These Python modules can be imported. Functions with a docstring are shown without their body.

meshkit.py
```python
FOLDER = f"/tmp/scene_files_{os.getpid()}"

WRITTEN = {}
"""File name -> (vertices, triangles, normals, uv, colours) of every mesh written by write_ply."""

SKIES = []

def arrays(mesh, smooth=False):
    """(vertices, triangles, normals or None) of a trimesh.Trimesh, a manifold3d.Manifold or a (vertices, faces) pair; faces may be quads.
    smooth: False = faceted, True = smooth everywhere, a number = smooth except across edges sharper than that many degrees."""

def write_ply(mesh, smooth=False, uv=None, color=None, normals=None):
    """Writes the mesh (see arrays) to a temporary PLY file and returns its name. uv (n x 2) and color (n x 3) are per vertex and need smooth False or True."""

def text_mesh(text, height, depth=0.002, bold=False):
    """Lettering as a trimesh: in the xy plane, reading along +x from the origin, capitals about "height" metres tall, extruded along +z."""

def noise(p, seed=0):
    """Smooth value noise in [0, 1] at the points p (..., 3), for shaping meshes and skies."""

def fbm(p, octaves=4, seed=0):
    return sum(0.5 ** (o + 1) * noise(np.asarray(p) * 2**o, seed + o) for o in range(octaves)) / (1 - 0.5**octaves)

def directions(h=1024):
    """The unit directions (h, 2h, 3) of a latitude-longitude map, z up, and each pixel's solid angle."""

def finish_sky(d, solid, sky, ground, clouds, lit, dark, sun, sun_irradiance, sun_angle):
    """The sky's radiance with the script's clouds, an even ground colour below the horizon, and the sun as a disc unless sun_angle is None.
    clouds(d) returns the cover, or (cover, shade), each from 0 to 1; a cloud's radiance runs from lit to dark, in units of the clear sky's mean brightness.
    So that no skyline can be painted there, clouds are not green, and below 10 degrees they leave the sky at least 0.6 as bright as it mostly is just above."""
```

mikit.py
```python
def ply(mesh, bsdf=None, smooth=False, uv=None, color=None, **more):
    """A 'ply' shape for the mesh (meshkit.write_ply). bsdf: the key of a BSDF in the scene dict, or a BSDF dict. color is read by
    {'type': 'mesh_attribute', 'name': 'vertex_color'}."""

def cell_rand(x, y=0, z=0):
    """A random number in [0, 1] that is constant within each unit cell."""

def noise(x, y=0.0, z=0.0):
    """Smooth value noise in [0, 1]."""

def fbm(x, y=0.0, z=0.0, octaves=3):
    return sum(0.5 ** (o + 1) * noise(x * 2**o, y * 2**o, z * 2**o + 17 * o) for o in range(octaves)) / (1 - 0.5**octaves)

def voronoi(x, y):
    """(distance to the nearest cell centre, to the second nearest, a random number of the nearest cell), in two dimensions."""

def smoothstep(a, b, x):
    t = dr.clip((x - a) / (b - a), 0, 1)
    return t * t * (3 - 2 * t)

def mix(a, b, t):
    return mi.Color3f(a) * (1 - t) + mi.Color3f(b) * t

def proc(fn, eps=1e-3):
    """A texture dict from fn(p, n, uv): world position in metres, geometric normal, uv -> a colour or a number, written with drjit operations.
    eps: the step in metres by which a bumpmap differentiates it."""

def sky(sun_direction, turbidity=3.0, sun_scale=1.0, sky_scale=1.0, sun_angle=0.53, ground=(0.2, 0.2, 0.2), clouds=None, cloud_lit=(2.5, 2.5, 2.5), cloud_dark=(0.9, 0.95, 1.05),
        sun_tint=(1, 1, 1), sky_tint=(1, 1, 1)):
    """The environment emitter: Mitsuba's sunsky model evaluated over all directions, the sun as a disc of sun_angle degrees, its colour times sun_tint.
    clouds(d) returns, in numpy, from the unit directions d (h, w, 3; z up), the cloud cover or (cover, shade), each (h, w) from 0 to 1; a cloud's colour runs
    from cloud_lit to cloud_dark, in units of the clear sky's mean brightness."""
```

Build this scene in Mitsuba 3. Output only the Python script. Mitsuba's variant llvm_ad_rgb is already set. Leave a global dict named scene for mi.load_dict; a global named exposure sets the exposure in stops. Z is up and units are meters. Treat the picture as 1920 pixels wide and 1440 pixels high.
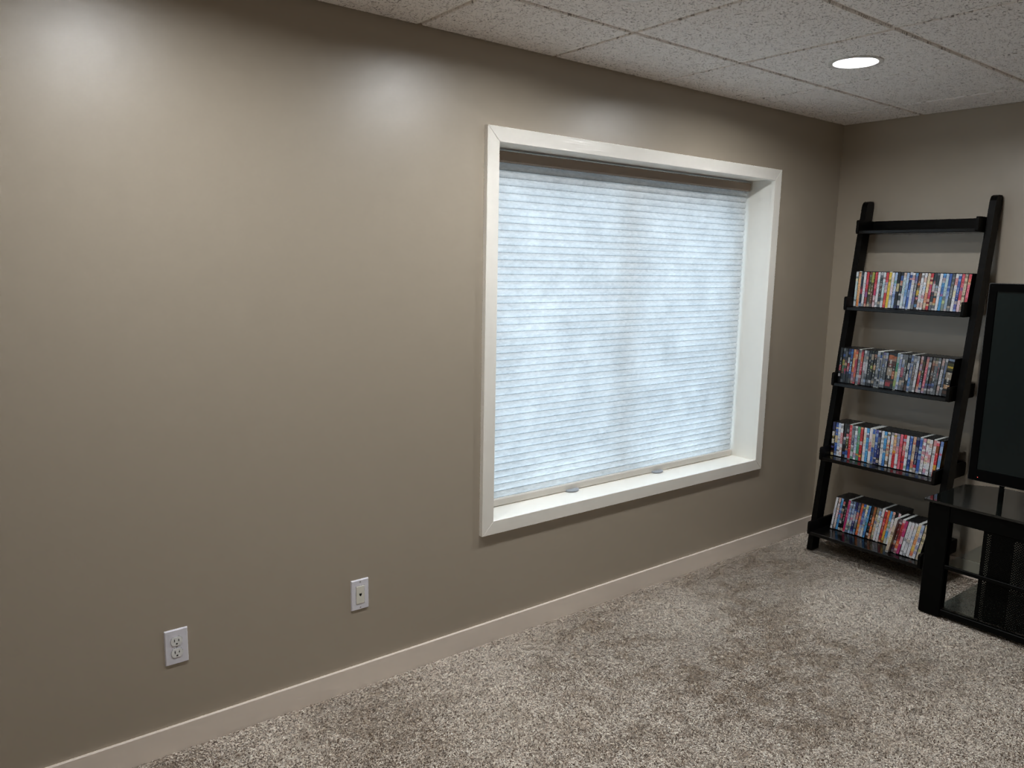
import math
import numpy as np
import trimesh
import drjit as dr
import mitsuba as mi
import shapely.geometry as sg
import mikit
import meshkit
from mikit import proc, noise, fbm, cell_rand, smoothstep, mix

T = mi.ScalarTransform4f
scene, labels = {}, {}

# ------------------------------------------------------------------ camera, sky, lamps, exposure
exposure = 0.0
CAM = np.array([-4.1957, -2.4070, 1.5416])
FWD = np.array([0.60811589, 0.77870183, -0.15433254])
DOWN = np.array([-0.07920813, -0.13392192, -0.98782133])
FOCAL = 1445.13
scene['camera'] = dict(type='perspective', fov=2 * math.degrees(math.atan(960 / FOCAL)), fov_axis='x', near_clip=0.05, far_clip=60,
                       to_world=T().look_at(origin=CAM.tolist(), target=(CAM + FWD).tolist(), up=(-DOWN).tolist()))
scene['sky'] = mikit.sky((0.3, -0.6, 0.75), turbidity=4.0, sun_scale=0.0, sky_scale=28.0, ground=(0.12, 0.12, 0.12),
                         clouds=lambda d: np.ones(d.shape[:2]), cloud_lit=(0.76, 1.0, 1.20), cloud_dark=(0.9, 1.0, 1.05))
LAMP = np.array([12.9, 13.0, 12.9]) * 20.0        # radiance of the ceiling lamps
P = 0.6096                                        # ceiling grid
H, GA, GB = 2.339, 0.4241, 0.3122
LAMP_CELLS = [(1, 0), (3, 0), (5, 0), (4, 6)]
X0, Y0 = -7.0, -5.2                               # the room: x from X0 to 0 (far wall), y from Y0 to 0 (window wall)


# ------------------------------------------------------------------ helpers
def rgb(c):
    """sRGB 0-255 to linear"""
    c = np.asarray(c, float) / 255
    return np.where(c <= 0.04045, c / 12.92, ((c + 0.055) / 1.055) ** 2.4)


def col3(c):
    return [float(x) for x in rgb(c)]


def RGB(c):
    return {'type': 'rgb', 'value': [float(x) for x in c]}


def pbr(base, rough=0.5, spec=0.5, **k):
    return dict(type='principled', base_color=base if isinstance(base, dict) else RGB(base), roughness=rough, specular=spec, **k)


def bump(b, fn, scale=1.0, eps=1e-3):
    return {'type': 'bumpmap', 'arbitrary': proc(fn, eps), 'scale': scale, 'bsdf': b}


_hex = {}


def bx(x0, x1, y0, y1, z0, z1, c=0.0):
    """box with chamfered edges"""
    if c <= 0:
        m = trimesh.creation.box((x1 - x0, y1 - y0, z1 - z0))
        m.apply_translation(((x0 + x1) / 2, (y0 + y1) / 2, (z0 + z1) / 2))
        return m
    c = min(c, 0.45 * (x1 - x0), 0.45 * (y1 - y0), 0.45 * (z1 - z0))
    pts = []
    for sx in (0, 1):
        for sy in (0, 1):
            for sz in (0, 1):
                x, y, z = (x1 if sx else x0), (y1 if sy else y0), (z1 if sz else z0)
                dx, dy, dz = (-c if sx else c), (-c if sy else c), (-c if sz else c)
                pts += [(x, y + dy, z + dz), (x + dx, y, z + dz), (x + dx, y + dy, z)]
    return trimesh.convex.convex_hull(np.array(pts))


def cat(*ms):
    return trimesh.util.concatenate(list(ms))


def extr(poly, h):
    return trimesh.creation.extrude_polygon(poly, h, engine='earcut')


def place(m, axes, origin):
    """local x,y,z of the mesh go along the three given axes"""
    M = np.eye(4)
    M[:3, :3] = np.array(axes, float).T
    M[:3, 3] = origin
    m = m.copy()
    m.apply_transform(M)
    return m


def add(name, mesh, bsdf, smooth=False, **k):
    key, n = name, 0
    while key in scene:
        n += 1
        key = f'{name}_{n:03d}'
    scene[key] = mikit.ply(mesh, bsdf, smooth, **k)
    return key


def tag(key, label=None, category=None, group=None, kind=None):
    d = {}
    if label:
        d['label'] = label
    if category:
        d['category'] = category
    if group:
        d['group'] = group
    if kind:
        d['kind'] = kind
    labels[key] = d


def frame_rect(a0, a1, b0, b1):
    return sg.box(a0, b0, a1, b1)


WORDS = {1: '1st', 2: '2nd', 3: '3rd', 21: '21st', 22: '22nd', 23: '23rd', 31: '31st', 32: '32nd', 33: '33rd'}


def ordinal(n):
    return WORDS.get(n, f'{n}th')


# ------------------------------------------------------------------ materials
WALL = rgb((160, 150, 135))
scene['m_wall'] = bump(pbr(WALL, 0.38, 0.95), lambda p, n, uv: fbm(p.x * 260, p.y * 260, p.z * 260, 2) * 0.00022, 1.0, 6e-4)
scene['m_ceiling_back'] = pbr(rgb((150, 142, 134)), 0.9, 0.1)


def tile_color(p, n, uv):
    a = noise(p.x * 120 + 31, p.y * 300)
    b = noise(p.x * 300, p.y * 120 + 11)
    c = noise(p.x * 230 + 7, p.y * 230 + 3)
    s = smoothstep(0.81, 0.88, a) + smoothstep(0.81, 0.88, b) + smoothstep(0.83, 0.89, c)
    s = dr.minimum(s, 1.0)
    base = mix(col3((238, 233, 229)), col3((247, 244, 241)), noise(p.x * 420, p.y * 420))
    return mix(base, col3((110, 102, 96)), s * 0.8)


scene['m_tile'] = {'type': 'twosided', 'bsdf': {'type': 'diffuse', 'reflectance': proc(tile_color)}}
scene['m_tee'] = pbr(rgb((214, 206, 198)), 0.5, 0.3)
TRIM = rgb((236, 234, 227))
scene['m_trim'] = pbr(TRIM, 0.3, 0.5)
scene['m_trim_across'] = bump(pbr(TRIM, 0.26, 0.7), lambda p, n, uv: (noise(p.x * 11, p.z * 260) + 0.6 * noise(p.x * 34, p.z * 120)) * 0.00030, 1.0, 5e-4)
scene['m_trim_up'] = bump(pbr(TRIM, 0.25, 0.5), lambda p, n, uv: noise(p.x * 420, p.z * 9) * 0.00008, 1.0, 5e-4)
scene['m_base'] = pbr(rgb((230, 219, 208)), 0.35, 0.45)
scene['m_headrail'] = pbr(rgb((150, 134, 120)), 0.55, 0.3)
scene['m_bottom_rail'] = pbr(rgb((205, 200, 192)), 0.4, 0.4)
scene['m_clear_plastic'] = pbr(rgb((150, 158, 168)), 0.15, 0.6)


SHADE_Z, SHADE_P = 0.5445, (1.943 - 0.5445) / 47


def shade_color(p, n, uv):
    f = fbm(p.x * 70, p.z * 150, 0.0, 3)
    g = fbm(p.x * 9 + 3, p.z * 11, 0.0, 3)
    v = 0.80 + 0.22 * (f - 0.5) + 0.22 * (g - 0.5)
    t = (p.z - SHADE_Z) / SHADE_P
    t = t - dr.floor(t)
    seam = smoothstep(0.13, 0.03, t) + smoothstep(0.94, 1.0, t)         # glued seam between two cells: doubled fabric
    v = v * (1 - 0.38 * dr.minimum(seam, 1.0))
    return mi.Color3f(v * 0.99, v, v * 1.0)


scene['m_shade'] = {'type': 'principledthin', 'base_color': proc(shade_color), 'roughness': 0.8, 'diff_trans': 1.1, 'spec_trans': 0.0, 'eta': 1.2}
scene['m_vinyl'] = pbr(rgb((228, 228, 226)), 0.35, 0.4)
scene['m_pane'] = {'type': 'thindielectric'}
scene['m_plate'] = pbr(rgb((222, 222, 232)), 0.28, 0.5)
scene['m_receptacle'] = pbr(rgb((226, 228, 228)), 0.3, 0.5)
scene['m_jack'] = pbr(rgb((222, 221, 211)), 0.35, 0.5)
scene['m_slot'] = pbr((0.004, 0.004, 0.004), 0.7, 0.2)
scene['m_screw'] = pbr(rgb((150, 148, 146)), 0.35, 0.5)


def wood_black(p, n, uv):
    return mix((0.0016, 0.0017, 0.0016), (0.0038, 0.0033, 0.003), fbm(p.x * 40, p.y * 12, p.z * 40, 2))


scene['m_black_wood'] = pbr(proc(wood_black), 0.42, 0.10)
scene['m_shelf_top'] = pbr(proc(wood_black), 0.16, 0.30)
scene['m_stand'] = pbr((0.0018, 0.0020, 0.0018), 0.45, 0.08)
scene['m_black_glass'] = pbr((0.004, 0.005, 0.0045), 0.03, 0.5)
scene['m_tinted_glass'] = {'type': 'thindielectric', 'specular_transmittance': RGB((0.52, 0.58, 0.55))}
scene['m_bezel'] = pbr((0.0016, 0.0018, 0.0021), 0.12, 0.06)
scene['m_bezel_edge'] = pbr((0.10, 0.105, 0.11), 0.25, 0.5, metallic=0.6)
scene['m_screen'] = pbr((0.0080, 0.0125, 0.0128), 0.16, 0.2)
scene['m_lamp_trim'] = pbr(rgb((200, 198, 194)), 0.4, 0.4)
scene['m_case'] = pbr({'type': 'mesh_attribute', 'name': 'vertex_color'}, 0.3, 0.5)
scene['m_print'] = pbr({'type': 'mesh_attribute', 'name': 'vertex_color'}, 0.22, 0.5)
scene['m_carpet'] = {'type': 'twosided', 'bsdf': {'type': 'diffuse', 'reflectance': {'type': 'mesh_attribute', 'name': 'vertex_color'}}}


def floor_color(p, n, uv):
    return mix(col3((160, 148, 136)), col3((205, 193, 181)), noise(p.x * 230, p.y * 230))


scene['m_floor'] = {'type': 'diffuse', 'reflectance': proc(floor_color)}

# ------------------------------------------------------------------ the room
WX0, WX1, WZ0, WZ1, CW = -2.4680, -0.5921, 0.4605, 2.0457, 0.056
OX0, OX1, OZ0, OZ1 = WX0 + CW - 0.006, WX1 - CW + 0.006, WZ0 + CW - 0.006, WZ1 - CW + 0.006      # opening between the jamb boards
WT = 0.32                                                                                        # wall thickness
wall = sg.box(X0, -0.02, 0, H + 0.06).difference(sg.box(OX0 - 0.012, OZ0 - 0.012, OX1 + 0.012, OZ1 + 0.012))
add('wall_left', place(extr(wall, WT), [(1, 0, 0), (0, 0, 1), (0, 1, 0)], (0, 0, 0)), 'm_wall')
tag('wall_left', kind='structure')
add('wall_far', bx(0, 0.12, Y0, WT, -0.02, H + 0.06), 'm_wall')
tag('wall_far', kind='structure')
add('wall_back', bx(X0 - 0.12, X0, Y0, WT, 0, H + 0.06), 'm_wall')
tag('wall_back', kind='structure')
add('wall_right', bx(X0 - 0.12, 0.12, Y0 - 0.12, Y0, 0, H + 0.06), 'm_wall')
tag('wall_right', kind='structure')
add('floor', bx(X0 - 0.12, 0.12, Y0 - 0.12, WT, -0.1, -0.012), 'm_floor')
tag('floor', kind='structure')

# ceiling: a slab, the hung grid of tees and one tegular tile per cell
add('ceiling', bx(X0 - 0.12, 0.12, Y0 - 0.12, WT, H + 0.06, H + 0.12), 'm_ceiling_back')
tag('ceiling', kind='structure')
xs = [0.0] + [-GB - k * P for k in range(40) if -GB - k * P > X0 + 0.05] + [X0]
ys = [0.0] + [-GA - k * P for k in range(40) if -GA - k * P > Y0 + 0.05] + [Y0]
GAP = 0.008      # half of the reveal between tile faces
TZ = H + 0.008   # underside of the tees
lamp_at = {}
for i in range(len(xs) - 1):
    for j in range(len(ys) - 1):
        xa, xb, ya, yb = xs[i + 1], xs[i], ys[j + 1], ys[j]
        x0, x1, y0, y1 = xa + GAP, xb - GAP, ya + GAP, yb - GAP
        if i == 0: x1 = xb - 0.004
        if j == 0: y1 = yb - 0.004
        lamp = (i - 1, j - 1) in LAMP_CELLS
        if lamp:
            cx, cy = (xa + xb) / 2, (ya + yb) / 2
            lamp_at[(i - 1, j - 1)] = (cx, cy)
            hole = sg.Point(cx, cy).buffer(0.083, 24)
            low = extr(sg.box(x0 + .002, y0 + .002, x1 - .002, y1 - .002).difference(hole), 0.020)
            low.apply_translation((0, 0, H))
            m = low
        else:
            m = bx(x0, x1, y0, y1, H, H + 0.020, 0.003)
        add('ceiling__tile', m, 'm_tile')
for x in xs[1:-1]:
    add('ceiling__tee', bx(x - 0.012, x + 0.012, Y0, 0, TZ, TZ + 0.03), 'm_tee')
for y in ys[1:-1]:
    add('ceiling__tee', bx(X0, 0, y - 0.012, y + 0.012, TZ + 0.0004, TZ + 0.03), 'm_tee')
for nm, b in (('a', bx(X0, 0, -0.022, 0, TZ + 0.0008, TZ + 0.025)), ('b', bx(-0.022, 0, Y0, -0.022, TZ + 0.0008, TZ + 0.025)),
              ('c', bx(X0, X0 + 0.022, Y0, -0.022, TZ + 0.0008, TZ + 0.025)), ('d', bx(X0 + .022, -0.022, Y0, Y0 + 0.022, TZ + 0.0008, TZ + 0.025))):
    add('ceiling__wall_angle', b, 'm_tee')

# baseboards
HB, TB = 0.0811, 0.012
add('baseboard_left', bx(X0, 0, -TB, 0, -0.011, HB, 0.0015), 'm_base')
add('baseboard_far', bx(-TB, 0, Y0, -TB, -0.011, HB, 0.0015), 'm_base')
add('baseboard_back', bx(X0, X0 + TB, Y0, -TB, -0.011, HB, 0.0015), 'm_base')
add('baseboard_right', bx(X0 + TB, -TB, Y0, Y0 + TB, -0.011, HB, 0.0015), 'm_base')
for s in ('left', 'far', 'back', 'right'):
    tag('baseboard_' + s, kind='structure')


# window casing: four mitred boards
def board(pts, y0, y1, c=0.0015):
    poly = sg.Polygon(pts)
    m1 = extr(poly, (y1 - y0) - c)
    inner = poly.buffer(-c, join_style='mitre')
    a, b = np.array(poly.exterior.coords)[:-1], np.array(inner.exterior.coords)[:-1]
    v = np.vstack([np.c_[a, np.full(len(a), 0)], np.c_[a, np.full(len(a), (y1 - y0) - c)], np.c_[b, np.full(len(b), y1 - y0)]])
    m = trimesh.convex.convex_hull(v)
    return place(m, [(1, 0, 0), (0, 0, 1), (0, -1, 0)], (0, y1, 0))


CT = 0.021
o, q = (WX0, WX1, WZ0, WZ1), (WX0 + CW, WX1 - CW, WZ0 + CW, WZ1 - CW)
g = 0.0003
for nm, pts, mt in (('top', [(o[0] + g, o[3]), (o[1] - g, o[3]), (q[1] - g, q[3]), (q[0] + g, q[3])], 'm_trim_across'),
                    ('bottom', [(o[0] + g, o[2]), (o[1] - g, o[2]), (q[1] - g, q[2]), (q[0] + g, q[2])], 'm_trim_across'),
                    ('side', [(o[0], o[2] + g), (o[0], o[3] - g), (q[0], q[3] - g), (q[0], q[2] + g)], 'm_trim_up'),
                    ('side', [(o[1], o[2] + g), (o[1], o[3] - g), (q[1], q[3] - g), (q[1], q[2] + g)], 'm_trim_up')):
    add('trim_1__casing_board', board(pts, -CT, 0.0), mt)
tag('trim_1', kind='structure')
# jamb boards and the window unit behind the shade
JD = 0.192
add('window_1__sill_board', bx(OX0 - .012, OX1 + .012, 0.0004, JD, OZ0 - 0.012, OZ0, 0.001), 'm_trim')
add('window_1__head_board', bx(OX0 - .012, OX1 + .012, 0.0004, JD, OZ1, OZ1 + 0.012, 0.001), 'm_trim')
add('window_1__jamb_board', bx(OX0 - .012, OX0, 0.0004, JD, OZ0, OZ1, 0.001), 'm_trim')
add('window_1__jamb_board', bx(OX1, OX1 + .012, 0.0004, JD, OZ0, OZ1, 0.001), 'm_trim')
fr = sg.box(OX0 - .012, OZ0 - .012, OX1 + .012, OZ1 + .012).difference(sg.box(OX0 + .03, OZ0 + .03, OX1 - .03, OZ1 - .03))
add('window_1__frame', place(extr(fr, 0.09), [(1, 0, 0), (0, 0, 1), (0, 1, 0)], (0, JD, 0)), 'm_vinyl')
xm = (OX0 + OX1) / 2 + 0.02
for k, (a, b, yy) in enumerate(((OX0 + .03, xm + .03, JD + .018), (xm - .03, OX1 - .03, JD + .052))):
    s = sg.box(a, OZ0 + .03, b, OZ1 - .03).difference(sg.box(a + .05, OZ0 + .08, b - .05, OZ1 - .08))
    ks = add('window_1__sash', place(extr(s, 0.026), [(1, 0, 0), (0, 0, 1), (0, 1, 0)], (0, yy, 0)), 'm_vinyl')
    v = [(a + .05, yy + .013, OZ0 + .08), (b - .05, yy + .013, OZ0 + .08), (b - .05, yy + .013, OZ1 - .08), (a + .05, yy + .013, OZ1 - .08)]
    add(ks + '__pane', trimesh.Trimesh(v, [[0, 1, 2], [0, 2, 3]], process=False), 'm_pane')
tag('window_1', kind='structure')

# ------------------------------------------------------------------ ceiling lamps
ring = [(0.0745, 0.013), (0.0760, 0.010), (0.0780, 0.006), (0.0802, 0.001), (0.082, -0.0025), (0.086, -0.004), (0.096, -0.004), (0.100, -0.0022), (0.101, 0.0), (0.0825, 0.0), (0.0825, 0.034), (0.0745, 0.034), (0.0745, 0.013)]
lens = [(0.0001, 0.0085), (0.024, 0.0090), (0.044, 0.0102), (0.062, 0.0118), (0.0755, 0.0130)]
lamp_label = {(1, 0): 'round recessed ceiling lamp nearest the far corner, above the window\'s right end',
              (3, 0): 'round recessed ceiling lamp cut by the top edge of the photo'}
for n, c in enumerate(LAMP_CELLS):
    cx, cy = lamp_at[c]
    key = 'recessed_lamp' + (f'_{n:03d}' if n else '')
    r = trimesh.creation.revolve(np.array(ring), sections=48)
    r.fix_normals()
    r.apply_translation((cx, cy, H - 0.0002))
    add(key + '__trim_ring', r, 'm_lamp_trim', 40)
    a = np.linspace(0, 2 * np.pi, 41)[:-1]
    L = np.array(lens)
    v = [np.c_[L[i, 0] * np.cos(a), L[i, 0] * np.sin(a), np.full(40, L[i, 1])] for i in range(len(L))]
    V = np.vstack(v)
    F = []
    for i in range(len(L) - 1):
        for k in range(40):
            p0, p1, p2, p3 = i * 40 + k, i * 40 + (k + 1) % 40, (i + 1) * 40 + (k + 1) % 40, (i + 1) * 40 + k
            F += [[p0, p1, p2], [p0, p2, p3]]
    m = trimesh.Trimesh(V, F, process=False)
    if m.face_normals[-1][2] > 0:
        m.invert()
    m.apply_translation((cx, cy, H + 0.0))
    scene[key + '__diffuser'] = {**mikit.ply(m, 'm_lamp_trim', False), 'emitter': {'type': 'area', 'radiance': RGB(LAMP)}}
    tag(key, lamp_label.get(c, f'round recessed ceiling lamp beyond the frame, {ordinal((c[0] + 1) // 2 if c[1] == 0 else c[0] // 3 + 1)} in the ' + ('window wall row' if c[1] == 0 else 'row behind the camera')), 'ceiling lamp', 'recessed lamps in the ceiling')

# ------------------------------------------------------------------ cellular shade
SH = 'cellular_shade'
tag(SH, 'white honeycomb pleated shade lowered over the window, glowing with daylight', 'window shade')
SX0, SX1 = OX0 + 0.006, OX1 - 0.009
YB = 0.149          # plane of the pleat valleys
add(SH + '__headrail', bx(SX0, SX1, 0.120, 0.170, 1.943, 1.984, 0.004), 'm_headrail')
labels[SH + '__headrail'] = {'label': 'taupe headrail'}
ZT, ZB, NC = 1.943, 0.5445, 47
pitch = (ZT - ZB) / NC
th = np.linspace(0, 1, 9)
prof = np.c_[-0.0085 * np.sin(np.pi * th) ** 0.75, th]
nx = 3
for k in range(NC):
    zz = ZB + k * pitch
    xg = np.linspace(SX0 + 0.003, SX1 - 0.003, nx)
    V = np.array([[x, YB + a, zz + b * pitch] for a, b in prof for x in xg])
    F = [[i * nx + j, i * nx + j + 1, (i + 1) * nx + j + 1, (i + 1) * nx + j] for i in range(len(prof) - 1) for j in range(nx - 1)]
    add(SH + '__cell', (V, F), 'm_shade', True)
add(SH + '__bottom_rail', bx(SX0, SX1, 0.132, 0.166, 0.5120, 0.5450, 0.004), 'm_bottom_rail')
for hx in (-1.852, -1.272):
    a = np.linspace(0, np.pi, 13)
    tab = sg.Polygon([(hx + 0.036 * np.cos(t), 0.134 - 0.032 * np.sin(t) ** 0.8) for t in a])
    m = extr(tab, 0.006)
    m.apply_translation((0, 0, 0.514))
    add(SH + '__lift_tab', m, 'm_clear_plastic')
labels[SH + '__lift_tab'] = {'label': 'clear plastic lift tab'}


# ------------------------------------------------------------------ wall plates
def plate(key, cx, cz, w=0.070, h=0.1143, holes=None):
    poly = sg.box(-w / 2, -h / 2, w / 2, h / 2).buffer(-0.002).buffer(0.002)
    if holes is None:
        V = []
        for s, y in ((0, 0.0), (0.0008, -0.0028), (0.0030, -0.0055)):
            c = np.array(poly.buffer(-s, join_style='mitre').exterior.coords)[:-1]
            V += [np.c_[c[:, 0], np.full(len(c), y), c[:, 1]]]
        m = trimesh.convex.convex_hull(np.vstack(V))
        m.apply_translation((cx, 0, cz))
        add(key + '__plate', m, 'm_plate')


plate('power_outlet', -3.625, 0.341)
tag('power_outlet', 'white duplex power outlet plate low on the taupe wall, left of the phone jack', 'power outlet')
for s in (1, -1):
    zc = 0.341 + s * 0.0192
    face = sg.Point(0, 0).buffer(0.0172, 24).intersection(sg.box(-0.03, -0.0142, 0.03, 0.0142))
    m = place(extr(face, 0.0030), [(1, 0, 0), (0, 0, 1), (0, -1, 0)], (-3.625, -0.0050, zc))
    rk = add('power_outlet__receptacle', m, 'm_receptacle')
    gap = sg.Point(0, 0).buffer(0.0179, 24).intersection(sg.box(-0.03, -0.0149, 0.03, 0.0149))
    add(rk + '__gap', place(extr(gap, 0.0010), [(1, 0, 0), (0, 0, 1), (0, -1, 0)], (-3.625, -0.0048, zc)), 'm_slot')
    for dx, hh in ((-0.0063, 0.0085), (0.0063, 0.0068)):
        add(rk + '__slot', bx(-3.625 + dx - .0012, -3.625 + dx + .0012, -0.0086, -0.0076, zc + .0030 - hh / 2, zc + .0030 + hh / 2), 'm_slot')
    gh = sg.Point(0, 0).buffer(0.0028, 8).intersection(sg.box(-1, -0.0018, 1, 1))
    add(rk + '__ground_hole', place(extr(gh, 0.001), [(1, 0, 0), (0, 0, 1), (0, -1, 0)], (-3.625, -0.0076, zc - .0085)), 'm_slot')


def screw(key, x, y, z):
    m = place(trimesh.creation.cylinder(0.0030, 0.0012, sections=14), [(1, 0, 0), (0, 0, 1), (0, -1, 0)], (x, y, z))
    add(key + '__screw', m, 'm_screw')


screw('power_outlet', -3.625, -0.0056, 0.341)
plate('phone_jack', -2.996, 0.350)
tag('phone_jack', 'white wall plate with a cream phone jack insert, right of the power outlet', 'phone jack')
jk = 'phone_jack__insert'
add(jk, bx(-2.996 - .0165, -2.996 + .0165, -0.0078, -0.0048, 0.350 - .0333, 0.350 + .0333, 0.0012), 'm_jack')
labels[jk] = {'label': 'cream insert'}
add(jk + '__gap', bx(-2.996 - .0171, -2.996 + .0171, -0.0058, -0.0050, 0.350 - .0339, 0.350 + .0339), 'm_slot')
hp = sg.Polygon([(-.0048, .0030), (-.0048, -.0008), (-.0010, -.0068), (.0010, -.0068), (.0048, -.0008), (.0048, .0030), (.0026, .0048), (.0018, .0034), (-.0018, .0034), (-.0026, .0048)])
add(jk + '__socket_hole', place(extr(hp, 0.001), [(1, 0, 0), (0, 0, 1), (0, -1, 0)], (-2.996, -0.0074, 0.3515)), 'm_slot')
for s in (1, -1):
    screw('phone_jack', -2.996, -0.0056, 0.350 + s * 0.0484)

# ------------------------------------------------------------------ ladder shelf
LS = 'ladder_shelf'
tag(LS, 'tall black leaning ladder bookshelf with five tiers against the far wall', 'shelf')
SLOPE = 0.1457


def rail_x(z):
    return -0.075 - (1.895 - z) * SLOPE


RD = 0.072
prof2 = [(rail_x(0.0), 0.0), (rail_x(1.885), 1.885), (rail_x(1.885) + .012, 1.905), (rail_x(1.905) + .028, 1.912), (-0.014, 1.912), (-0.003, 1.902), (-0.003, 1.880), (rail_x(0.0) + RD, 0.0)]
for ya, yb in ((-0.215, -0.185), (-0.848, -0.818)):
    m = place(extr(sg.Polygon(prof2).buffer(-.003).buffer(.003, 3), yb - ya), [(1, 0, 0), (0, 0, 1), (0, 1, 0)], (0, ya, 0))
    add(LS + '__rail', m, 'm_black_wood')
SHZ = [1.735, 1.330, 0.923, 0.517, 0.107]
DF = 0.080
for z in SHZ:
    xf = rail_x(z + 0.035) - DF
    side = sg.Polygon([(xf, z), (xf, z + .072), (-0.004, z + .072), (-0.004, z)]).buffer(-.010).buffer(.010, 4)
    k = add(LS + '__shelf', bx(xf + .004, -0.006, -0.8045, -0.2285, z, z + 0.018, 0.002), 'm_shelf_top')
    for y in (-0.2285, -0.818):
        add(k + '__side_panel', place(extr(side, 0.0133), [(1, 0, 0), (0, 0, 1), (0, 1, 0)], (0, y, 0)), 'm_black_wood')
    add(k + '__back_panel', bx(-0.022, -0.006, -0.8045, -0.2285, z + .018, z + .072, 0.002), 'm_black_wood')

# ------------------------------------------------------------------ DVD cases
PAL = dict(w=(214, 216, 222), W=(222, 200, 208), c=(176, 200, 204), g=(112, 118, 126), k=(16, 17, 20), d=(40, 52, 60), n=(28, 36, 96), b=(52, 92, 172),
           s=(66, 150, 208), l=(150, 176, 214), r=(196, 40, 52), R=(120, 26, 36), p=(220, 104, 124), m=(178, 30, 104), o=(222, 116, 46), O=(232, 178, 124),
           y=(222, 190, 30), Y=(224, 210, 150), G=(70, 148, 108), v=(84, 84, 34), V=(176, 190, 72), u=(96, 84, 156), e=(202, 184, 160), t=(98, 62, 42), f=(196, 142, 118))
NAMES = dict(w='white', W='pinkish white', c='pale grey blue', g='grey', k='black', d='dark slate', n='navy blue', b='blue', s='sky blue', l='light blue', r='red',
             R='dark red', p='pink', m='magenta', o='orange', O='peach', y='yellow', Y='cream', G='green', v='olive', V='lime', u='purple', e='beige', t='brown', f='tan')
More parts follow.
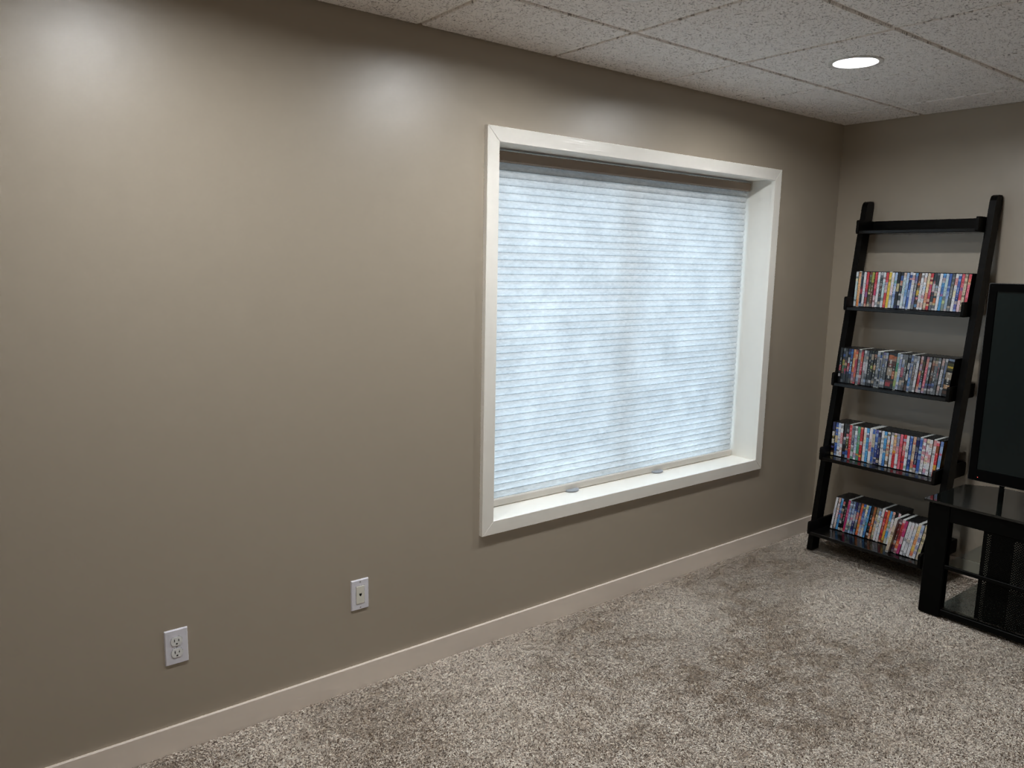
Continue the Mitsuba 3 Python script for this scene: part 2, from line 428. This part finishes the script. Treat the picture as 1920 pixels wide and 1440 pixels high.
ROW1 = '''wwkYcccccccckww tfeOOOOOOOOOooo dgddddRrrdddnl wwwwwwwwwwwwwg rrrpprrRuuttte RgvvkvvvYkddge VVVVvvvtttttg rrrrrpprmmwwgww wwwccwwwwwwwwgw wgddgtgdtddeg
wwRwccccccckwww rrrplwwwrrroor yyYvyyyyyyyyyyy wweewwWWWkgwcw lllGlwwlblllc kkkkYYYkkkddn kbbfedddwddwwn fewcccccwwwwcw lllclllsssllcgw wnfnbbblllbbbbl
wRrwewwwwwwwwww sbuuggguguuugg ttttotvyykpkdsd wkwwwwwwwWwwffw wwffwwlwwWmwwffw eeeYOOYYooooeet rrekYrrppprrekYrr dddgwwwddddegg gddddlgwedooYgw wwwwwwwWwwwwwww
sbfessbbumssssss llccccccckvVvvv bbbbblblllcccce dgdgvggggddkeg wwrrrwwYYYwwwwww wblbubbbunneuul rprrppupprrwwwww gteteeeeekeetetg rroYppppprreee'''.split()
ROW2 = '''kkdkkdrrkwkk gdbdVVGGvkkg kggdtYvrdddk nbkwwrppndkk bsbbdnnnnsddvv OooYOYoobblg toYOrrrrppooggr geegggggwlg krroorrpprrwggk wkkdwwwddkgk
ggegwwwwgdlg kgdkkddkdkgk keedvVvdkkwk kftkkOOvkkgek wlgggggggdwkgg dbwgggldddwkg ueggbggddlwg lwuggggdddlwg kooftRteeeekkRrrk kofttktoooktkk
lwcGGGYYeVVg lwbbblwwlsswbl ggwwlppprdeegg ggvdvgdgdtegtk gkkwwkkwwkktt glglbblbbslswg gwgdtttttgdgg gglwwwwwwwwwwgw wegllgpprroew kkvttvvkdnlwbw
gfefppppppppuel gkwwggggddbnwg geftttgttdbnwg vefgggggdbnwg gwggddggdgddgg tffnkwwwwwwkfftk wggggddggdwgg lkvyvkeeekkOOktk'''.split()
ROW3 = '''nnnkwwkwwkuktY nbYbnbyyybbbbgl llwlwlwucllwkww wkwwrrrrrwwfwfw kkkkkwggkkkbk kdgkpwvvvkfbbl rprprrrrrrrrrr gnggggnnwgGwwG wkwwlblclllwmuw GGGgGGgGGGGGogG
Orrrrrrwwrrrrvyrr wweeYYYwwwwlwwW sswRssssscsssss wwWWWWprrrwwwwe bbYYYYYYbbggbbg uulbbblbbnnnnekt wknggvddnnnnvek wwwgwgwgwwwwwwg ssYssssstesssbbb wkllWerereeowwkkw
kwWwwlwwuwwwwe wVeYYYeeyorrrrrr nbnnurppwwwwrw pppprpprrrrppp rrlrpeepprrrnrrr wwwcwwgwwgwwwGw lbbbbbbbllnnnbl fffreeefeeeOrroGw gnndggnnnddrwe lbbblbcbllbbbbbl
pmwmmwpwpmWwwwgw eYtwwWmpWYoYwwmmu wwffwwwrrrpwwwgww rrrwwwgwwwwwwwwgk wpvvvrrrrryyttt bblllrllssswttt'''.split()
ROW4 = '''wwwwwwwwwwwwgw fetwwOWWWWwweek lssblbmsssbss kpekegppgwkkw kkkgkkkkdkke mpmmmmmpmmmmmrp kwgblbllceVvek dlgllbwpwwevGl nnnblwwwunnnul ngnbppplggdsl
torrrrOoooyoOor bVvbsblbblcwew YVwYwcsbsvsewww sbbbslssGsssbbs kddkdkkrdkkwt tvtkoootootfe kvkYeebeeOeeGt ksbwcVecwwwwWw wWwgwlwwwwlwwW wrrRrrpRRrrRrte
ooorrrooOyyyVv ssslVYVwsslYY ottwwweWwweww kkvkggdkkgdkn wpppppuupwttk'''.split()
ROW5 = '''wwweeeteYYYeeeg gwtRRRtkdwfdng wprrrRRRroOowg mmmpmmwWwmmmm wwwwwwwgwwwwgw wWWwwwwegwwwwg wewwwlwwwwwww wYYYOOOooOyyorw lsblwbuwlueuww YeveYvYeeVeee'''.split()
CH, CD = 0.190, 0.135
rng = np.random.default_rng(7)
_case = {}


def case_mesh(w, tone):
    k = (round(w, 4), tone)
    if k not in _case:
        m = bx(0.0004, CD, 0, w, 0, CH, 0.0012)
        col = np.tile(rgb({'k': (17, 18, 20), 'w': (196, 200, 198), 'b': (60, 110, 150), 'r': (140, 30, 40)}[tone]), (len(m.vertices), 1))
        _case[k] = mikit.ply(m, 'm_case', False, color=col)
    return _case[k]


def spine_mesh(w, code, dim=1.0, right=None):
    """the printed paper under the case's sleeve: spine and both covers, in small coloured cells"""
    nc, nr = 3, 36
    y = np.linspace(0.0007, w - 0.0007, nc + 1)
    z = np.linspace(0.0035, CH - 0.0035, nr + 1)
    body = rgb(PAL[max(set(code), key=code.count)])
    seg = []
    for c in code:
        v = 0.64 * rgb(PAL[c]) + 0.36 * body
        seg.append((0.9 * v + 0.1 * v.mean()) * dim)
    V, C, F = [], [], []

    def quad(p, c):
        b = len(V)
        V.extend(p)
        C.extend([c] * 4)
        F.append([b, b + 1, b + 2, b + 3])

    lum = [s.mean() for s in seg]
    t0, t1 = rng.uniform(0.18, 0.35), rng.uniform(0.55, 0.8)
    acc = rgb(PAL[code[len(code) // 2]])
    dark = rgb((30, 28, 40)) if np.mean(lum) > 0.25 else rgb((205, 205, 200))
    if rng.random() < 0.3:
        dark = rgb(PAL[rng.choice(list('rbmyn'))])
    for r in range(nr):
        f = 1 - (r + 0.5) / nr                      # 0 at the top
        c = seg[min(int(f * len(seg)), len(seg) - 1)]
        for q_ in range(nc):
            col = c * rng.uniform(0.93, 1.06)
            if t0 < f < t1 and q_ == 1 and rng.random() < 0.5:
                col = 0.55 * col + 0.45 * dark
            elif rng.random() < 0.035:
                col = 0.6 * col + 0.4 * seg[rng.integers(len(seg))]
            x = 0.0
            quad([(x, y[q_ + 1], z[r]), (x, y[q_], z[r]), (x, y[q_], z[r + 1]), (x, y[q_ + 1], z[r + 1])], np.clip(col, 0, 1))
    body = max(set(code), key=code.count)
    for yy, flip in ((-0.00015, 0), (w + 0.00015, 1)):
        zs = np.linspace(0.0035, CH - 0.0035, 5)
        for a in range(4):
            pts = [(0.004, yy, zs[a]), (CD - 0.004, yy, zs[a]), (CD - 0.004, yy, zs[a + 1]), (0.004, yy, zs[a + 1])]
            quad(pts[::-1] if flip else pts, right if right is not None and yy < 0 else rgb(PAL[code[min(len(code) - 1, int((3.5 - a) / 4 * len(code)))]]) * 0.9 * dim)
    return mikit.ply((np.array(V), np.array(F)), 'm_print', False, color=np.array(C))


n_dvd = 0
def dvd_row(codes, y_start, y_end, z, x_front, lean, where, group, wide=(), first=0, tones=None, dim=1.0, last_cover=(22, 22, 26)):
    """spine fronts in the plane x = x_front(i); lean(i) in degrees, tops towards -y"""
    global n_dvd
    wts = np.array([2.0 if i in wide else 1.0 for i in range(len(codes))])
    cosl = np.array([math.cos(math.radians(lean(i / max(len(codes) - 1, 1)))) for i in range(len(codes))])
    unit = (y_start - y_end) / (wts / cosl).sum()
    y = y_start
    out = []
    for i, code in enumerate(codes):
        u = i / max(len(codes) - 1, 1)
        a = math.radians(lean(u))
        w = unit * wts[i] - 0.0005
        y -= unit * wts[i] / math.cos(a)
        key = 'dvd_case' + (f'_{n_dvd:03d}' if n_dvd else '')
        n_dvd += 1
        tw = T().translate([x_front(i), y, z + 0.0004]).rotate([1, 0, 0], math.degrees(a))
        tone = tones(i) if tones else ('k' if rng.random() > 0.14 else 'w')
        scene[key + '__case'] = {**case_mesh(w, tone), 'to_world': tw}
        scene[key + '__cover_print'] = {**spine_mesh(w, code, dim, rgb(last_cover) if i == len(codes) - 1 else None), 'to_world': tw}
        cnt = sorted(set(code), key=lambda c: (-code.count(c), code.index(c)))
        nm = NAMES[cnt[0]]
        second = next((c for c in cnt[1:] if NAMES[c].split()[-1] != nm.split()[-1]), None)
        desc = nm + (f' and {NAMES[second]}' if second else '')
        kind = 'thick boxed set' if i in wide else 'DVD case'
        tag(key, f'{desc} {kind}, {ordinal(first + i + 1)} from left on {where}', 'dvd', group)
        out.append((key, w, tw))
    return out


jit = rng.uniform(-0.0035, 0.0035, 200)
dvd_row(ROW1, -0.2296, -0.7975, SHZ[1] + .018, lambda i: -0.163 + 0.6 * jit[i], lambda u: 1.2 + 3.2 * min(1, u * 1.6), 'second shelf tier', 'DVD cases on the second tier', wide=())
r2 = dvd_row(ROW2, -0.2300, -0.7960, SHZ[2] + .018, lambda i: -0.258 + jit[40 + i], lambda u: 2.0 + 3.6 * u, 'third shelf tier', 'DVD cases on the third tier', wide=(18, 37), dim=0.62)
dvd_row(ROW3, -0.2300, -0.7960, SHZ[3] + .018, lambda i: -0.262 + jit[80 + i], lambda u: 0.2 + 3.4 * u * u, 'fourth shelf tier', 'DVD cases on the fourth tier', last_cover=(168, 122, 40))
dvd_row(ROW4, -0.2640, -0.6150, SHZ[4] + .018, lambda i: -0.262 + jit[120 + i], lambda u: 7.0 + 1.0 * u, 'bottom shelf tier', 'DVD cases on the bottom tier')
dvd_row(ROW5, -0.6240, -0.7810, SHZ[4] + .018, lambda i: -0.368 + (0 if i == 0 else 0.016) + jit[160 + i], lambda u: 10.5, 'bottom shelf tier', 'DVD cases on the bottom tier', first=25)
# the one title that can be read, down the spine of the blue case
key, w, tw = r2[4]
t = meshkit.text_mesh('AVATAR', 0.0075, 0.0002, True)
t.apply_scale([1.25, 1, 1])
t = place(t, [(0, 0, -1), (0, 1, 0), (1, 0, 0)], (0, 0, 0))
lo, hi = t.bounds
t.apply_translation((-0.0003 - hi[0], w / 2 - (lo[1] + hi[1]) / 2, 0.120 - hi[2]))
scene[key + '__title'] = {**mikit.ply(t, 'm_print', False, color=np.tile(rgb((170, 215, 235)), (len(t.vertices), 1))), 'to_world': tw}
labels[key + '__title'] = {'label': 'pale blue lettering AVATAR'}

# ------------------------------------------------------------------ tv stand
ST = 'tv_stand'
tag(ST, 'black tv stand with a dark glass top, right of the ladder shelf', 'tv stand')
SY0, SY1 = -2.52, -0.917
XF, XB = -0.675, -0.19
top = sg.Polygon([(XF, SY1), (-0.272, SY1 - .008), (XB, SY1 - .13), (XB, SY0 + .13), (-0.272, SY0 + .008), (XF, SY0)]).buffer(-.004).buffer(.004, 3)
m = extr(top, 0.010)
m.apply_translation((0, 0, 0.530))
add(ST + '__glass_top', m, 'm_black_glass')
for ya, yb in ((-1.018, -0.925), (SY0 + .008, SY0 + .101)):
    add(ST + '__post', bx(-0.640, -0.590, ya, yb, 0.0, 0.530, 0.004), 'm_stand')
add(ST + '__apron', bx(-0.640, -0.606, SY0 + .101, -1.018, 0.448, 0.530, 0.003), 'm_stand')
add(ST + '__base_beam', bx(-0.640, -0.600, SY0 + .101, -1.018, 0.012, 0.040, 0.003), 'm_stand')
for ya, yb in ((-1.140, -1.046), (SY0 + .13, SY0 + .224)):
    add(ST + '__rear_post', bx(-0.225, -0.195, ya, yb, 0.0, 0.530, 0.004), 'm_stand')
for zz in (0.236, 0.040):
    m = extr(sg.Polygon([(-0.632, -1.008), (-0.200, -1.008), (-0.200, SY0 + .091), (-0.632, SY0 + .091)]), 0.008)
    m.apply_translation((0, 0, zz + .004))
    add(ST + '__glass_shelf', m, 'm_tinted_glass')
add(ST + '__shelf_beam', bx(-0.642, -0.630, SY0 + .101, -1.018, 0.232, 0.250, 0.002), 'm_stand')
# perforated front panels either side of the middle
holes = []
pt = 0.0110
r_ = 0.0022


def perforated(y0, y1, z0, z1):
    rows = int((z1 - z0 - .016) / (pt * .5))
    cols = int((y1 - y0 - .016) / pt)
    hs = []
    for r in range(rows):
        for c in range(cols):
            yy = y0 + .010 + c * pt + (pt / 2 if r % 2 else 0)
            zz = z0 + .010 + r * pt * .5
            if yy < y1 - .008:
                hs.append([(yy + r_ * math.cos(t), zz + r_ * math.sin(t)) for t in np.arange(6) * np.pi / 3][::-1])
    return sg.Polygon([(y0, z0), (y1, z0), (y1, z1), (y0, z1)], hs)


for ya, yb in ((-1.660, -1.153), (-2.284, -1.777)):
    m = place(extr(perforated(ya, yb, 0.042, 0.448), 0.0012), [(0, 1, 0), (0, 0, 1), (1, 0, 0)], (-0.622, 0, 0))
    add(ST + '__perforated_panel', m, 'm_stand')
labels[ST + '__perforated_panel'] = {'label': 'black perforated metal panel'}

# ------------------------------------------------------------------ television
TV = 'television'
tag(TV, 'large black flat screen television above the glass stand, at the right edge', 'television')
TX, TY1, TY0, TZ0, TZ1 = -0.50, -1.020, -2.470, 0.627, 1.497
fr = sg.box(TY0, TZ0, TY1, TZ1).buffer(-.006).buffer(.006, 3).difference(sg.box(TY0 + .030, TZ0 + .050, TY1 - .030, TZ1 - .033))
add(TV + '__bezel', place(extr(fr, 0.030), [(0, 1, 0), (0, 0, 1), (1, 0, 0)], (TX, 0, 0)), 'm_bezel')
ed = sg.box(TY0 - .003, TZ0 - .003, TY1 + .003, TZ1 + .003).buffer(-.006).buffer(.006, 3).difference(sg.box(TY0, TZ0, TY1, TZ1).buffer(-.006).buffer(.006, 3))
add(TV + '__bezel__edge_strip', place(extr(ed, 0.020), [(0, 1, 0), (0, 0, 1), (1, 0, 0)], (TX + .004, 0, 0)), 'm_bezel_edge')
labels[TV + '__bezel__edge_strip'] = {'label': 'thin shiny edge strip'}
add(TV + '__screen', bx(TX + .005, TX + .012, TY0 + .028, TY1 - .028, TZ0 + .048, TZ1 - .031), 'm_screen')
add(TV + '__back_shell', bx(TX + .030, TX + .085, TY0 + .03, TY1 - .03, TZ0 + .03, TZ1 - .03, 0.02), 'm_bezel')
add(TV + '__cross_bar', bx(TX + .085, -0.200, TY0 + .06, TY1 - .024, 0.72, 0.78, 0.003), 'm_stand')
for ya in (-1.066, -2.39):
    add(TV + '__support_arm', bx(-0.200, -0.185, ya, ya + .020, 0.541, 0.80, 0.002), 'm_stand')
led = trimesh.creation.icosphere(1, 0.0016)
led.apply_translation((TX - .0006, -1.059, 0.642))
scene[TV + '__bezel__standby_light'] = {**mikit.ply(led, 'm_slot', False), 'emitter': {'type': 'area', 'radiance': RGB((2.5, 0.25, 0.2))}}
labels[TV + '__bezel__standby_light'] = {'label': 'tiny red standby light'}

# ------------------------------------------------------------------ carpet pile
rg = np.random.default_rng(11)


def tufts(n, x0, x1, y0, y1, keep, size):
    """yarn tips: one small tilted flake each; brushed patches lie flatter or stand more upright"""
    x, y = rg.uniform(x0, x1, n), rg.uniform(y0, y1, n)
    k = keep(x, y) & (x < -0.0158) & (y < -0.0158)
    x, y = x[k], y[k]
    n = len(x)
    p2 = np.c_[x, y, np.zeros(n)]
    w1 = meshkit.fbm(p2 * 3.0 + 40, 2, 8) - 0.5
    q2 = np.c_[x * 14.0 + y * 5.0 + 0.5 * w1, y * 20.0 - x * 5.0 + 0.5 * w1, np.zeros(n)]
    lean = np.clip((meshkit.fbm(q2, 3, 3) - 0.49 + 0.35 * w1) * 3.6 + 0.36, 0, 1)         # 1 = standing up
    ang = 2 * np.pi * meshkit.fbm(p2 * 1.3 + 9, 2, 5) * 1.5 + rg.normal(0, 1.0, n)
    tilt = np.radians(np.clip(16 + 36 * lean + rg.normal(0, 15, n), 0, 78))
    nrm = np.c_[np.sin(tilt) * np.cos(ang), np.sin(tilt) * np.sin(ang), np.cos(tilt)]
    e1 = np.cross(nrm, np.array([0.31, 0.95, 0.02]))
    e1 /= np.linalg.norm(e1, axis=1, keepdims=True)
    e2 = np.cross(nrm, e1)
    r = size * rg.uniform(0.7, 1.3, n)
    a0 = rg.uniform(0, 2 * np.pi, n)
    z = rg.uniform(-0.0085, -0.0038, n) - 0.0012 * lean
    c = np.c_[x, y, z]
    V = np.empty((n, 3, 3))
    for q_ in range(3):
        aa = a0 + q_ * 2.0944
        V[:, q_] = c + r[:, None] * (np.cos(aa)[:, None] * e1 + np.sin(aa)[:, None] * e2)
    V[:, :, 2] = np.clip(V[:, :, 2], -0.0119, -0.0003)
    V[:, :, 1] = np.minimum(V[:, :, 1], -0.0122)
    V[:, :, 0] = np.minimum(V[:, :, 0], -0.0122)
    F = np.arange(3 * n).reshape(-1, 3)
    u = rg.random(n)
    base = np.where((u < 0.60)[:, None], rgb((226, 218, 207)), np.where((u < 0.82)[:, None], rgb((178, 164, 152)), rgb((92, 78, 66))))
    clump = meshkit.noise(p2 * 230.0, 21) + meshkit.noise(p2 * 150.0, 22) - 1.0
    col = base * (1.04 + 0.62 * clump)[:, None] * rg.uniform(0.88, 1.1, (n, 1))
    return V.reshape(-1, 3), F, np.repeat(col, 3, 0)


near = lambda x, y: (x > -4.1) & (y > -3.2)
V1, F1, C1 = tufts(2150000, -4.1, -0.013, -3.2, -0.013, near, 0.0027)
V2, F2, C2 = tufts(260000, -5.4, -0.013, -4.2, -0.013, lambda x, y: ~near(x, y), 0.0044)
scene['carpet_pile'] = mikit.ply((np.vstack([V1, V2]), np.vstack([F1, F2 + len(V1)])), 'm_carpet', False, color=np.clip(np.vstack([C1, C2]), 0, 1))
tag('carpet_pile', 'speckled beige grey carpet pile covering the floor', 'carpet', kind='stuff')
